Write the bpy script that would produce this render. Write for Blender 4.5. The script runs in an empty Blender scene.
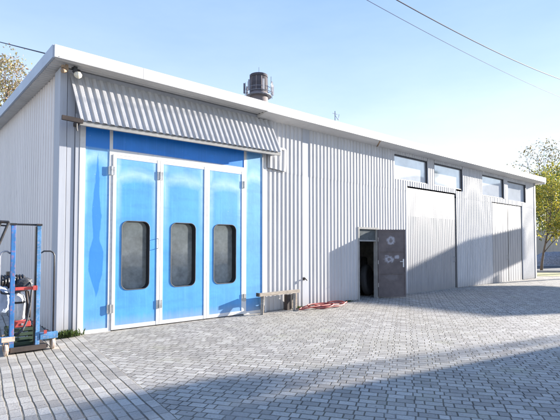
import bpy, bmesh, math, random
from mathutils import Vector, Matrix
random.seed(7)
S = bpy.context.scene
C = S.collection
PI = math.pi

# ------------------------------------------------------------------ materials
def new_mat(name):
    m = bpy.data.materials.new(name); m.use_nodes = True
    nt = m.node_tree
    return m, nt, nt.nodes['Principled BSDF']

def N(nt, typ, **kw):
    n = nt.nodes.new(typ)
    for k, v in kw.items(): setattr(n, k, v)
    return n

def math_n(nt, op, a, b=None, c=None, clamp=False):
    n = N(nt, 'ShaderNodeMath', operation=op); n.use_clamp = clamp
    for i, v in enumerate((a, b, c)):
        if v is None: continue
        if isinstance(v, (int, float)): n.inputs[i].default_value = v
        else: nt.links.new(v, n.inputs[i])
    return n.outputs[0]

def ramp(nt, fac, stops):
    r = N(nt, 'ShaderNodeValToRGB')
    el = r.color_ramp.elements
    while len(el) < len(stops): el.new(0.5)
    for e, (p, c) in zip(el, stops):
        e.position = p; e.color = (c[0], c[1], c[2], 1) if not isinstance(c, (int, float)) else (c, c, c, 1)
    nt.links.new(fac, r.inputs[0])
    return r.outputs[0]

def mixc(nt, fac, a, b, blend='MIX'):
    n = N(nt, 'ShaderNodeMix', data_type='RGBA', blend_type=blend)
    if isinstance(fac, (int, float)): n.inputs[0].default_value = fac
    else: nt.links.new(fac, n.inputs[0])
    for i, v in ((6, a), (7, b)):
        if isinstance(v, tuple): n.inputs[i].default_value = (v[0], v[1], v[2], 1)
        else: nt.links.new(v, n.inputs[i])
    return n.outputs[2]

def coords(nt, kind='Object', scale=(1, 1, 1), loc=(0, 0, 0)):
    t = N(nt, 'ShaderNodeTexCoord'); m = N(nt, 'ShaderNodeMapping')
    m.inputs['Scale'].default_value = scale; m.inputs['Location'].default_value = loc
    nt.links.new(t.outputs[kind], m.inputs['Vector'])
    return m.outputs[0]

def noise(nt, vec, scale, detail=4, rough=0.55):
    n = N(nt, 'ShaderNodeTexNoise'); n.inputs['Scale'].default_value = scale
    n.inputs['Detail'].default_value = detail; n.inputs['Roughness'].default_value = rough
    nt.links.new(vec, n.inputs['Vector'])
    return n.outputs['Fac']

def bump(nt, bsdf, h, strength=0.3, dist=0.01):
    b = N(nt, 'ShaderNodeBump'); b.inputs['Strength'].default_value = strength
    b.inputs['Distance'].default_value = dist
    nt.links.new(h, b.inputs['Height']); nt.links.new(b.outputs[0], bsdf.inputs['Normal'])

def simple(name, col, rough=0.6, metal=0.0, var=0.25, scale=6.0, bmp=0.15, stretch=(1, 1, 1), dirt=None, dirt_amt=0.35, spec=0.5):
    """base colour broken up by two sizes of noise and an optional dirt colour"""
    m, nt, b = new_mat(name)
    v = coords(nt, 'Object', stretch)
    n1 = noise(nt, v, scale, 5); n2 = noise(nt, v, scale * 5.3, 3)
    lo = tuple(c * (1 - var) for c in col); hi = tuple(min(1, c * (1 + var * 0.6)) for c in col)
    c = ramp(nt, n1, [(0.3, lo), (0.7, hi)])
    if dirt:
        f = math_n(nt, 'MULTIPLY', ramp(nt, n2, [(0.5, 0.0), (0.72, 1.0)]), dirt_amt)
        c = mixc(nt, f, c, dirt)
    nt.links.new(c, b.inputs['Base Color'])
    b.inputs['Roughness'].default_value = rough; b.inputs['Metallic'].default_value = metal
    b.inputs['Specular IOR Level'].default_value = spec
    if bmp: bump(nt, b, n2, bmp, 0.004)
    return m

M = {}
def wall_metal(name, col, streak=0.18, rough=0.45, grime=(0.30, 0.27, 0.24)):
    m, nt, b = new_mat(name)
    v = coords(nt, 'Object', (4.5, 4.5, 0.25))
    v2 = coords(nt, 'Object', (1, 1, 1))
    st = noise(nt, v, 3.0, 6, 0.65)
    bl = noise(nt, v2, 0.9, 5, 0.6)
    fine = noise(nt, coords(nt, 'Object', (30, 30, 2.2)), 1.5, 3)
    c = ramp(nt, st, [(0.3, tuple(k * (1 - streak) for k in col)), (0.62, col)])
    f = math_n(nt, 'MULTIPLY', ramp(nt, bl, [(0.52, 0.0), (0.75, 1.0)]), 0.35)
    c = mixc(nt, f, c, tuple(k * 0.78 for k in col))
    run = math_n(nt, 'MULTIPLY', ramp(nt, noise(nt, coords(nt, 'Object', (7, 7, 0.12)), 2.0, 5, 0.75), [(0.62, 0.0), (0.74, 1.0)]), 0.30)
    c = mixc(nt, run, c, (0.36, 0.31, 0.26))
    sx = N(nt, 'ShaderNodeSeparateXYZ'); nt.links.new(v2, sx.inputs[0])
    shx = math_n(nt, 'FLOOR', math_n(nt, 'DIVIDE', math_n(nt, 'ADD', sx.outputs[0], sx.outputs[1]), 0.86))
    wn_ = N(nt, 'ShaderNodeTexWhiteNoise', noise_dimensions='1D'); nt.links.new(shx, wn_.inputs['W'])
    c = mixc(nt, math_n(nt, 'MULTIPLY', wn_.outputs['Value'], 0.20), c, tuple(k * 0.66 for k in col))
    # splashed dirt along the foot of the sheets
    sep = N(nt, 'ShaderNodeSeparateXYZ'); nt.links.new(v2, sep.inputs[0])
    h = math_n(nt, 'ADD', sep.outputs[2], math_n(nt, 'MULTIPLY', math_n(nt, 'SUBTRACT', st, 0.5), -0.9))
    f2 = math_n(nt, 'MULTIPLY', ramp(nt, h, [(0.0, 1.0), (0.35, 0.0)]), 0.45)
    c = mixc(nt, f2, c, grime)
    sp = math_n(nt, 'MULTIPLY', ramp(nt, fine, [(0.63, 0.0), (0.74, 1.0)]), 0.35)
    c = mixc(nt, sp, c, (0.34, 0.29, 0.25))
    nt.links.new(c, b.inputs['Base Color'])
    b.inputs['Roughness'].default_value = rough
    bump(nt, b, bl, 0.10, 0.015)
    return m

M['white_sheet'] = wall_metal('white_sheet', (0.56, 0.555, 0.56), 0.22)
M['pale_sheet'] = wall_metal('pale_sheet', (0.33, 0.325, 0.335), 0.35)
M['side_sheet'] = wall_metal('side_sheet', (0.76, 0.70, 0.66), 0.12)
M['galv'] = wall_metal('galvanised_flashing', (0.44, 0.455, 0.49), 0.14, 0.6)
M['white_paint'] = simple('white_paint', (0.66, 0.655, 0.645), 0.5, var=0.08, scale=3, dirt=(0.42, 0.38, 0.33), dirt_amt=0.3)
M['fascia'] = simple('fascia_white', (0.66, 0.65, 0.63), 0.55, var=0.07, scale=2, stretch=(0.6, 1, 3), dirt=(0.5, 0.47, 0.42), dirt_amt=0.3)
M['tarp'] = simple('dark_tarp', (0.035, 0.04, 0.05), 0.6, var=0.5, scale=10, dirt=(0.16, 0.15, 0.16), dirt_amt=0.6, bmp=0.6)
M['soffit'] = simple('soffit_sheet', (0.60, 0.585, 0.56), 0.6, var=0.12, scale=1.5)
M['roof'] = simple('roof_felt', (0.32, 0.32, 0.33), 0.8)
M['fascia_side'] = simple('side_fascia_blue_grey', (0.42, 0.48, 0.56), 0.5, var=0.1, scale=2)
M['black_rubber'] = simple('black_rubber', (0.018, 0.018, 0.02), 0.7)
M['gap_black'] = simple('gap_black', (0.012, 0.012, 0.014), 1.0, spec=0.0)
M['rim_grey'] = simple('rim_grey', (0.12, 0.125, 0.13), 0.5)
M['black_metal'] = simple('black_metal', (0.02, 0.02, 0.022), 0.4, var=0.4, dirt=(0.12, 0.06, 0.03), dirt_amt=0.3)
M['dark_frame'] = simple('dark_frame', (0.035, 0.037, 0.045), 0.5)
M['steel'] = simple('steel_hinge', (0.42, 0.43, 0.44), 0.4, 0.7, dirt=(0.2, 0.1, 0.05))
M['wood'] = simple('weathered_wood', (0.34, 0.29, 0.235), 0.85, var=0.4, scale=5, stretch=(1, 6, 6), dirt=(0.14, 0.1, 0.07), bmp=0.5)
M['wood_dark'] = simple('dark_wood', (0.06, 0.045, 0.038), 0.85, var=0.4)
M['interior'] = simple('interior_wall', (0.70, 0.68, 0.65), 0.9)
M['hose'] = simple('red_hose', (0.34, 0.055, 0.045), 0.5, var=0.3, scale=8, dirt=(0.2, 0.12, 0.1), dirt_amt=0.4)
M['blue_steel'] = simple('blue_steel', (0.03, 0.15, 0.38), 0.5, var=0.4, scale=4, dirt=(0.34, 0.13, 0.14), dirt_amt=0.8)
M['blue_pale'] = simple('pale_blue_steel', (0.08, 0.24, 0.46), 0.5, var=0.45, scale=7, dirt=(0.5, 0.36, 0.38), dirt_amt=0.45)
M['red_paint'] = simple('red_paint', (0.48, 0.07, 0.06), 0.5, var=0.3, dirt=(0.15, 0.05, 0.04))
M['grey_tube'] = simple('grey_tube', (0.30, 0.31, 0.34), 0.4, 0.4, dirt=(0.15, 0.1, 0.08))
M['cream'] = simple('cream_wheel', (0.60, 0.47, 0.37), 0.6, dirt=(0.2, 0.14, 0.1), dirt_amt=0.5)
M['sack'] = simple('white_blue_sack', (0.50, 0.58, 0.72), 0.8, var=0.35, scale=4, bmp=0.6)
M['canister'] = simple('white_plastic', (0.66, 0.66, 0.66), 0.45, var=0.12, dirt=(0.3, 0.26, 0.22))
M['dark_green'] = simple('dark_green_plastic', (0.03, 0.055, 0.03), 0.6)
M['lamp_glass'] = simple('lamp_cream', (0.72, 0.66, 0.52), 0.3, var=0.1)
M['rust'] = simple('rusty_bracket', (0.35, 0.24, 0.15), 0.7, var=0.4)
M['chimney'] = simple('chimney_brick', (0.20, 0.17, 0.17), 0.9, var=0.2, scale=0.8)
M['chimney_dark'] = simple('chimney_sooty', (0.07, 0.065, 0.075), 0.9, var=0.4, scale=0.8)
M['antenna'] = simple('antenna_grey', (0.20, 0.21, 0.25), 0.5)
M['car_paint'] = simple('silver_car_paint', (0.17, 0.20, 0.25), 0.3, 0.3, var=0.05, bmp=0)
M['glass_dark'] = simple('dark_car_glass', (0.03, 0.04, 0.06), 0.08, bmp=0)
M['tyre'] = simple('tyre_rubber', (0.045, 0.045, 0.045), 0.85)
M['bark'] = simple('bark', (0.11, 0.085, 0.065), 0.9, var=0.4, scale=9, stretch=(1, 1, 0.3), bmp=0.7)
M['concrete'] = simple('concrete', (0.34, 0.33, 0.31), 0.9, var=0.2, scale=3, dirt=(0.2, 0.19, 0.16), bmp=0.4)
M['fence'] = wall_metal('fence_sheet', (0.50, 0.45, 0.38), 0.25, 0.7)
M['brick'] = simple('red_brick', (0.30, 0.17, 0.12), 0.9, var=0.25, scale=6)
M['plaster'] = simple('pale_plaster', (0.55, 0.54, 0.50), 0.9, var=0.12, scale=0.6)
M['asphalt'] = simple('asphalt', (0.055, 0.055, 0.058), 0.9, var=0.3, scale=3, bmp=0.5)
M['verge'] = simple('verge_ground', (0.24, 0.23, 0.08), 0.95, var=0.4, scale=4, dirt=(0.26, 0.22, 0.12), bmp=0.8)
M['grass'] = simple('grass_blade', (0.12, 0.15, 0.04), 0.8, var=0.4, scale=3, bmp=0)

def leaf_mat(name, cols, trans=0.35):
    m, nt, b = new_mat(name)
    g = N(nt, 'ShaderNodeNewGeometry')
    c = ramp(nt, g.outputs['Random Per Island'], [(i / (len(cols) - 1), c) for i, c in enumerate(cols)])
    nt.links.new(c, b.inputs['Base Color']); b.inputs['Roughness'].default_value = 0.6
    tr = N(nt, 'ShaderNodeBsdfTranslucent'); nt.links.new(c, tr.inputs[0])
    mx = N(nt, 'ShaderNodeMixShader'); mx.inputs[0].default_value = trans
    nt.links.new(b.outputs[0], mx.inputs[1]); nt.links.new(tr.outputs[0], mx.inputs[2])
    nt.links.new(mx.outputs[0], nt.nodes['Material Output'].inputs[0])
    return m
M['leaf_green'] = leaf_mat('leaf_green', [(0.045, 0.08, 0.02), (0.09, 0.14, 0.03), (0.17, 0.20, 0.04), (0.28, 0.25, 0.05)])
M['leaf_yellow'] = leaf_mat('leaf_yellow', [(0.10, 0.13, 0.02), (0.28, 0.25, 0.03), (0.42, 0.32, 0.03), (0.22, 0.22, 0.03)])
M['leaf_mix'] = leaf_mat('leaf_mix', [(0.08, 0.12, 0.025), (0.16, 0.19, 0.035), (0.30, 0.28, 0.04), (0.44, 0.36, 0.05), (0.22, 0.23, 0.04)])
M['leaf_autumn'] = leaf_mat('leaf_autumn', [(0.30, 0.19, 0.13), (0.34, 0.25, 0.15), (0.16, 0.13, 0.07), (0.36, 0.31, 0.11), (0.20, 0.20, 0.07)])
M['leaf_sparse'] = leaf_mat('leaf_sparse', [(0.07, 0.08, 0.04), (0.16, 0.13, 0.06), (0.22, 0.17, 0.07)])
M['weed'] = leaf_mat('weed_leaf', [(0.03, 0.06, 0.015), (0.06, 0.10, 0.02), (0.10, 0.11, 0.03)])

# faded blue enamel; UV 0..1 across a panel
def blue_paint(name, base, faded, arch=0.9, drip=False, top=0.86):
    m, nt, b = new_mat(name)
    t = N(nt, 'ShaderNodeTexCoord'); sep = N(nt, 'ShaderNodeSeparateXYZ'); nt.links.new(t.outputs['UV'], sep.inputs[0])
    u, v = sep.outputs[0], sep.outputs[1]
    ob = coords(nt, 'Object')
    n1 = noise(nt, ob, 2.2, 5, 0.6); n2 = noise(nt, coords(nt, 'Object', (9, 9, 0.7)), 2.5, 5, 0.65); n3 = noise(nt, ob, 22, 3)
    c = ramp(nt, n1, [(0.3, tuple(k * 0.86 for k in base)), (0.7, tuple(min(1, k * 1.12) for k in base))])
    # chalky bloom: a soft band under the top rail running down both stiles
    cu = math_n(nt, 'ABSOLUTE', math_n(nt, 'SUBTRACT', u, 0.5))           # 0 centre .. .5 edge
    edge = ramp(nt, cu, [(0.34, 0.0), (0.455, 1.0), (0.5, 0.35)])
    vert = ramp(nt, v, [(0.45, 0.0), (0.9, 1.0)])
    side = math_n(nt, 'MULTIPLY', edge, vert)
    vv = math_n(nt, 'ADD', v, math_n(nt, 'MULTIPLY', math_n(nt, 'MULTIPLY', cu, cu), 0.16))
    vv = math_n(nt, 'ADD', vv, math_n(nt, 'MULTIPLY', math_n(nt, 'SUBTRACT', n1, 0.5), 0.045))
    topb = ramp(nt, vv, [(top, 0.0), (top + 0.055, 1.0), (top + 0.11, 0.25)])
    f = math_n(nt, 'MULTIPLY', math_n(nt, 'MAXIMUM', side, topb), arch, clamp=True)
    f = math_n(nt, 'MULTIPLY', f, ramp(nt, n1, [(0.25, 0.45), (0.65, 1.0)]))
    c = mixc(nt, f, c, faded)
    # rain streaks and a duller foot
    stz = noise(nt, coords(nt, 'Object', (26, 26, 0.5)), 1.2, 4, 0.7)
    c = mixc(nt, math_n(nt, 'MULTIPLY', ramp(nt, stz, [(0.52, 0.0), (0.72, 1.0)]), 0.30), c, tuple(min(1, k * 1.35 + 0.05) for k in base))
    c = mixc(nt, math_n(nt, 'MULTIPLY', ramp(nt, stz, [(0.30, 1.0), (0.42, 0.0)]), 0.25), c, tuple(k * 0.75 for k in base))
    # faint diagonal smears
    w = math_n(nt, 'MULTIPLY', ramp(nt, noise(nt, coords(nt, 'Object', (0.6, 1, 3.0)), 2.0, 4, 0.5), [(0.55, 0.0), (0.66, 1.0)]), 0.28)
    c = mixc(nt, w, c, tuple(k * 0.72 for k in base))
    if drip:
        a = math_n(nt, 'SUBTRACT', 0.21, math_n(nt, 'MULTIPLY', math_n(nt, 'ABSOLUTE', math_n(nt, 'SUBTRACT', v, 0.55)), 0.62))
        blob = math_n(nt, 'SUBTRACT', 0.40, math_n(nt, 'MULTIPLY', math_n(nt, 'ABSOLUTE', math_n(nt, 'SUBTRACT', v, 0.33)), 2.2))
        wd = math_n(nt, 'MAXIMUM', a, math_n(nt, 'MINIMUM', blob, 0.30))
        cu2 = math_n(nt, 'ABSOLUTE', math_n(nt, 'SUBTRACT', math_n(nt, 'ADD', u, math_n(nt, 'MULTIPLY', math_n(nt, 'SUBTRACT', n1, 0.5), 0.22)), 0.5))
        d = math_n(nt, 'SUBTRACT', wd, cu2)
        inside = ramp(nt, d, [(0.0, 0.0), (0.03, 1.0)])
        c = mixc(nt, math_n(nt, 'MULTIPLY', inside, 0.8), c, (0.012, 0.17, 0.56))
    if drip:      # canopy shade painted in as a deeper blue across the top
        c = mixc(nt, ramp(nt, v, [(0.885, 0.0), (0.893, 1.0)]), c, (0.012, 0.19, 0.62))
    ch = ramp(nt, n3, [(0.70, 0.0), (0.76, 1.0)])
    c = mixc(nt, math_n(nt, 'MULTIPLY', ch, 0.35), c, (0.55, 0.6, 0.65))
    low = ramp(nt, math_n(nt, 'ADD', v, math_n(nt, 'MULTIPLY', math_n(nt, 'SUBTRACT', n2, 0.5), 0.06)), [(0.0, 0.5), (0.06, 0.0)])
    c = mixc(nt, low, c, (0.30, 0.34, 0.38))
    nt.links.new(c, b.inputs['Base Color'])
    b.inputs['Roughness'].default_value = 0.42
    bump(nt, b, n1, 0.22, 0.02)
    return m
M['blue_leaf'] = blue_paint('blue_enamel_faded', (0.068, 0.295, 0.62), (0.38, 0.55, 0.72))
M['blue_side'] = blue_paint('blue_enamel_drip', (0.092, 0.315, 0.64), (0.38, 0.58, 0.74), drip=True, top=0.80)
M['blue_side2'] = blue_paint('blue_enamel_side', (0.088, 0.31, 0.64), (0.38, 0.58, 0.74), top=0.80)
M['blue_shaded'] = blue_paint('blue_enamel_shaded', (0.012, 0.20, 0.66), (0.10, 0.28, 0.6), arch=0.0)  # deeper blue carries the canopy's shade on the transom

# steel door: brown paint with filler patches
def steel_door_mat():
    m, nt, b = new_mat('brown_steel_door')
    t = N(nt, 'ShaderNodeTexCoord'); ob = coords(nt, 'Object')
    n1 = noise(nt, ob, 3.0, 5); n2 = noise(nt, ob, 9.0, 4, 0.7)
    c = ramp(nt, n1, [(0.3, (0.080, 0.068, 0.070)), (0.7, (0.145, 0.122, 0.122))])
    def patch(cu, cv, ru, rv, inner=None):
        mp = N(nt, 'ShaderNodeMapping'); mp.inputs['Location'].default_value = (-cu / ru, -cv / rv, 0); mp.inputs['Scale'].default_value = (1 / ru, 1 / rv, 0)
        nt.links.new(t.outputs['UV'], mp.inputs[0])
        ln = N(nt, 'ShaderNodeVectorMath', operation='LENGTH'); nt.links.new(mp.outputs[0], ln.inputs[0])
        d = math_n(nt, 'ADD', ln.outputs['Value'], math_n(nt, 'MULTIPLY', math_n(nt, 'SUBTRACT', n2, 0.5), 1.6))
        o = ramp(nt, d, [(0.55, 1.0), (1.15, 0.0)])
        if inner: o = math_n(nt, 'MULTIPLY', o, ramp(nt, d, [(inner * 0.5, 0.15), (inner, 1.0)]))
        return math_n(nt, 'MULTIPLY', o, 0.75)
    for a in ((0.47, 0.84, 0.17, 0.075, 0.45), (0.40, 0.57, 0.20, 0.065, 0.4), (0.68, 0.60, 0.10, 0.035, None), (0.5, 0.30, 0.3, 0.05, None)):
        p = patch(*a)
        if a[1] == 0.30: p = math_n(nt, 'MULTIPLY', p, 0.12)
        c = mixc(nt, p, c, (0.40, 0.41, 0.46))
    nt.links.new(c, b.inputs['Base Color']); b.inputs['Roughness'].default_value = 0.6
    bump(nt, b, n1, 0.4, 0.01)
    return m
M['steel_door'] = steel_door_mat()

def pane_mat(name, col, rough, spec, metal=0.0, nscale=4):
    m, nt, b = new_mat(name)
    v = coords(nt, 'Object'); n1 = noise(nt, v, nscale, 6, 0.65); n2 = noise(nt, v, nscale * 0.4, 2)
    lo, hi = (0.65, 1.35) if metal < 0.2 else (0.85, 1.1)
    c = ramp(nt, n1, [(0.3, tuple(k * lo for k in col)), (0.7, tuple(min(1, k * hi) for k in col))])
    nt.links.new(c, b.inputs['Base Color'])
    b.inputs['Roughness'].default_value = rough; b.inputs['Specular IOR Level'].default_value = spec
    b.inputs['Metallic'].default_value = metal
    bump(nt, b, n2, 0.08, 0.02)
    return m
M['door_pane'] = pane_mat('dusty_pane', (0.27, 0.29, 0.28), 0.06, 1.0, 0.19, 5)
M['high_pane'] = pane_mat('high_window_glass', (0.74, 0.78, 0.82), 0.05, 0.9, 0.35, 1.5)
M['grey_pane'] = pane_mat('grey_pane', (0.10, 0.11, 0.11), 0.2, 0.5)

# ---------------------------------------------------------------- paving
def paving():
    m, nt, b = new_mat('concrete_paving')
    base = coords(nt, 'Object')
    wob = N(nt, 'ShaderNodeTexNoise'); wob.inputs['Scale'].default_value = 0.9; wob.inputs['Detail'].default_value = 2
    nt.links.new(base, wob.inputs['Vector'])
    wv = N(nt, 'ShaderNodeVectorMath', operation='MULTIPLY_ADD'); nt.links.new(wob.outputs['Color'], wv.inputs[0])
    wv.inputs[1].default_value = (0.06, 0.06, 0); nt.links.new(base, wv.inputs[2])
    wob2 = N(nt, 'ShaderNodeTexNoise'); wob2.inputs['Scale'].default_value = 11; nt.links.new(base, wob2.inputs['Vector'])
    wv2 = N(nt, 'ShaderNodeVectorMath', operation='MULTIPLY_ADD'); nt.links.new(wob2.outputs['Color'], wv2.inputs[0])
    wv2.inputs[1].default_value = (0.013, 0.013, 0); nt.links.new(wv.outputs[0], wv2.inputs[2])
    P = wv2.outputs[0]
    def dot(vx, vy):
        d = N(nt, 'ShaderNodeVectorMath', operation='DOT_PRODUCT'); nt.links.new(P, d.inputs[0]); d.inputs[1].default_value = (vx, vy, 0)
        return d.outputs['Value']
    def layer(s, t, L, H, j, shift, gap, kk=1.0):
        """s along the row, t across rows: returns (height 0..1, id)"""
        row = math_n(nt, 'FLOOR', math_n(nt, 'DIVIDE', t, H))
        tf = math_n(nt, 'SUBTRACT', math_n(nt, 'DIVIDE', t, H), row)
        par = math_n(nt, 'MODULO', math_n(nt, 'ADD', row, 10000.0), 2.0)
        rw = N(nt, 'ShaderNodeTexWhiteNoise', noise_dimensions='1D'); nt.links.new(row, rw.inputs['W'])
        x = math_n(nt, 'ADD', math_n(nt, 'DIVIDE', s, L), math_n(nt, 'ADD', math_n(nt, 'MULTIPLY', par, shift), math_n(nt, 'MULTIPLY', rw.outputs['Value'], 0.10 if kk == 1.0 else 0.5)))
        cell = math_n(nt, 'FLOOR', x); xf = math_n(nt, 'SUBTRACT', x, cell)
        jp = math_n(nt, 'ADD', j[0], math_n(nt, 'MULTIPLY', par, j[1] - j[0]))
        d1 = math_n(nt, 'MINIMUM', xf, math_n(nt, 'SUBTRACT', 1.0, xf))
        d2 = math_n(nt, 'ABSOLUTE', math_n(nt, 'SUBTRACT', xf, jp))
        ds = math_n(nt, 'MULTIPLY', math_n(nt, 'MINIMUM', d1, d2), L * kk)
        dt = math_n(nt, 'MULTIPLY', math_n(nt, 'MINIMUM', tf, math_n(nt, 'SUBTRACT', 1.0, tf)), H)
        d = math_n(nt, 'SMOOTH_MIN', ds, dt, 0.012)
        d = math_n(nt, 'MINIMUM', ds, dt)
        h = N(nt, 'ShaderNodeMapRange'); h.interpolation_type = 'SMOOTHSTEP'
        nt.links.new(d, h.inputs[0]); h.inputs[1].default_value = gap * 0.35; h.inputs[2].default_value = gap * 1.3
        side = math_n(nt, 'GREATER_THAN', xf, jp)
        cv = N(nt, 'ShaderNodeCombineXYZ')
        nt.links.new(math_n(nt, 'ADD', math_n(nt, 'MULTIPLY', cell, 2.0), side), cv.inputs[0]); nt.links.new(row, cv.inputs[1])
        wn = N(nt, 'ShaderNodeTexWhiteNoise', noise_dimensions='2D'); nt.links.new(cv.outputs[0], wn.inputs['Vector'])
        return h.outputs[0], wn.outputs['Value']
    hA, idA = layer(dot(0.552, -0.834), dot(0.833, 0.552), 0.285, 0.116, (0.64, 0.36), 0.09, 0.0066)
    hB, idB = layer(dot(0.105, 0.994), dot(0.994, -0.105), 0.42, 0.118, (0.5, 0.5), 0.27, 0.0085, 2.4)
    q = math_n(nt, 'SUBTRACT', dot(1, 0), dot(0, 0.105))
    band = math_n(nt, 'LESS_THAN', q, 2.49)
    h = N(nt, 'ShaderNodeMix'); nt.links.new(band, h.inputs[0]); nt.links.new(hA, h.inputs[2]); nt.links.new(hB, h.inputs[3]); hh = h.outputs[0]
    i = N(nt, 'ShaderNodeMix'); nt.links.new(band, i.inputs[0]); nt.links.new(idA, i.inputs[2]); nt.links.new(idB, i.inputs[3]); ii = i.outputs[0]
    big = noise(nt, base, 0.45, 5, 0.6); mid = noise(nt, base, 2.2, 5, 0.65); fine = noise(nt, base, 45, 4, 0.7); vf = noise(nt, base, 160, 2)
    col = ramp(nt, ii, [(0.0, (0.27, 0.248, 0.222)), (0.35, (0.37, 0.342, 0.305)), (0.75, (0.42, 0.39, 0.347)), (1.0, (0.50, 0.465, 0.415))])
    col = mixc(nt, math_n(nt, 'MULTIPLY', ramp(nt, big, [(0.42, 0.0), (0.65, 1.0)]), 0.35), col, (0.36, 0.325, 0.245))
    col = mixc(nt, math_n(nt, 'MULTIPLY', ramp(nt, mid, [(0.35, 1.0), (0.5, 0.0)]), 0.3), col, (0.20, 0.188, 0.17))
    col = mixc(nt, math_n(nt, 'MULTIPLY', ramp(nt, fine, [(0.35, 1.0), (0.6, 0.0)]), 0.35), col, (0.18, 0.165, 0.145))
    joint = ramp(nt, mid, [(0.4, (0.085, 0.077, 0.066)), (0.55, (0.15, 0.135, 0.105)), (0.7, (0.10, 0.11, 0.06))])
    # sand blown over parts of the joints
    sand = math_n(nt, 'MULTIPLY', ramp(nt, noise(nt, base, 1.3, 6, 0.7), [(0.50, 0.0), (0.68, 1.0)]), 0.6)
    hs = math_n(nt, 'MAXIMUM', hh, sand)
    st1 = noise(nt, coords(nt, 'Object', (1, 1, 1), (3.7, 9.1, 0)), 0.8, 6, 0.7)
    col = mixc(nt, math_n(nt, 'MULTIPLY', ramp(nt, st1, [(0.60, 0.0), (0.70, 1.0)]), 0.38), col, (0.15, 0.14, 0.125))
    ms = noise(nt, coords(nt, 'Object', (1, 1, 1), (13.7, 2.1, 0)), 1.1, 6, 0.7)
    col = mixc(nt, math_n(nt, 'MULTIPLY', ramp(nt, ms, [(0.58, 0.0), (0.70, 1.0)]), 0.30), col, (0.30, 0.30, 0.17))
    chp = noise(nt, base, 24, 3, 0.6)
    hs = math_n(nt, 'MINIMUM', hs, ramp(nt, chp, [(0.27, 0.2), (0.33, 1.0)]))
    col = mixc(nt, hs, joint, col)
    nt.links.new(col, b.inputs['Base Color'])
    b.inputs['Roughness'].default_value = 0.85; b.inputs['Specular IOR Level'].default_value = 0.3
    tot = math_n(nt, 'ADD', math_n(nt, 'MULTIPLY', hs, 1.0), math_n(nt, 'ADD', math_n(nt, 'MULTIPLY', ii, 0.55), math_n(nt, 'MULTIPLY', fine, 0.35)))
    bump(nt, b, tot, 1.0, 0.016)
    return m
M['paving'] = paving()

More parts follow.
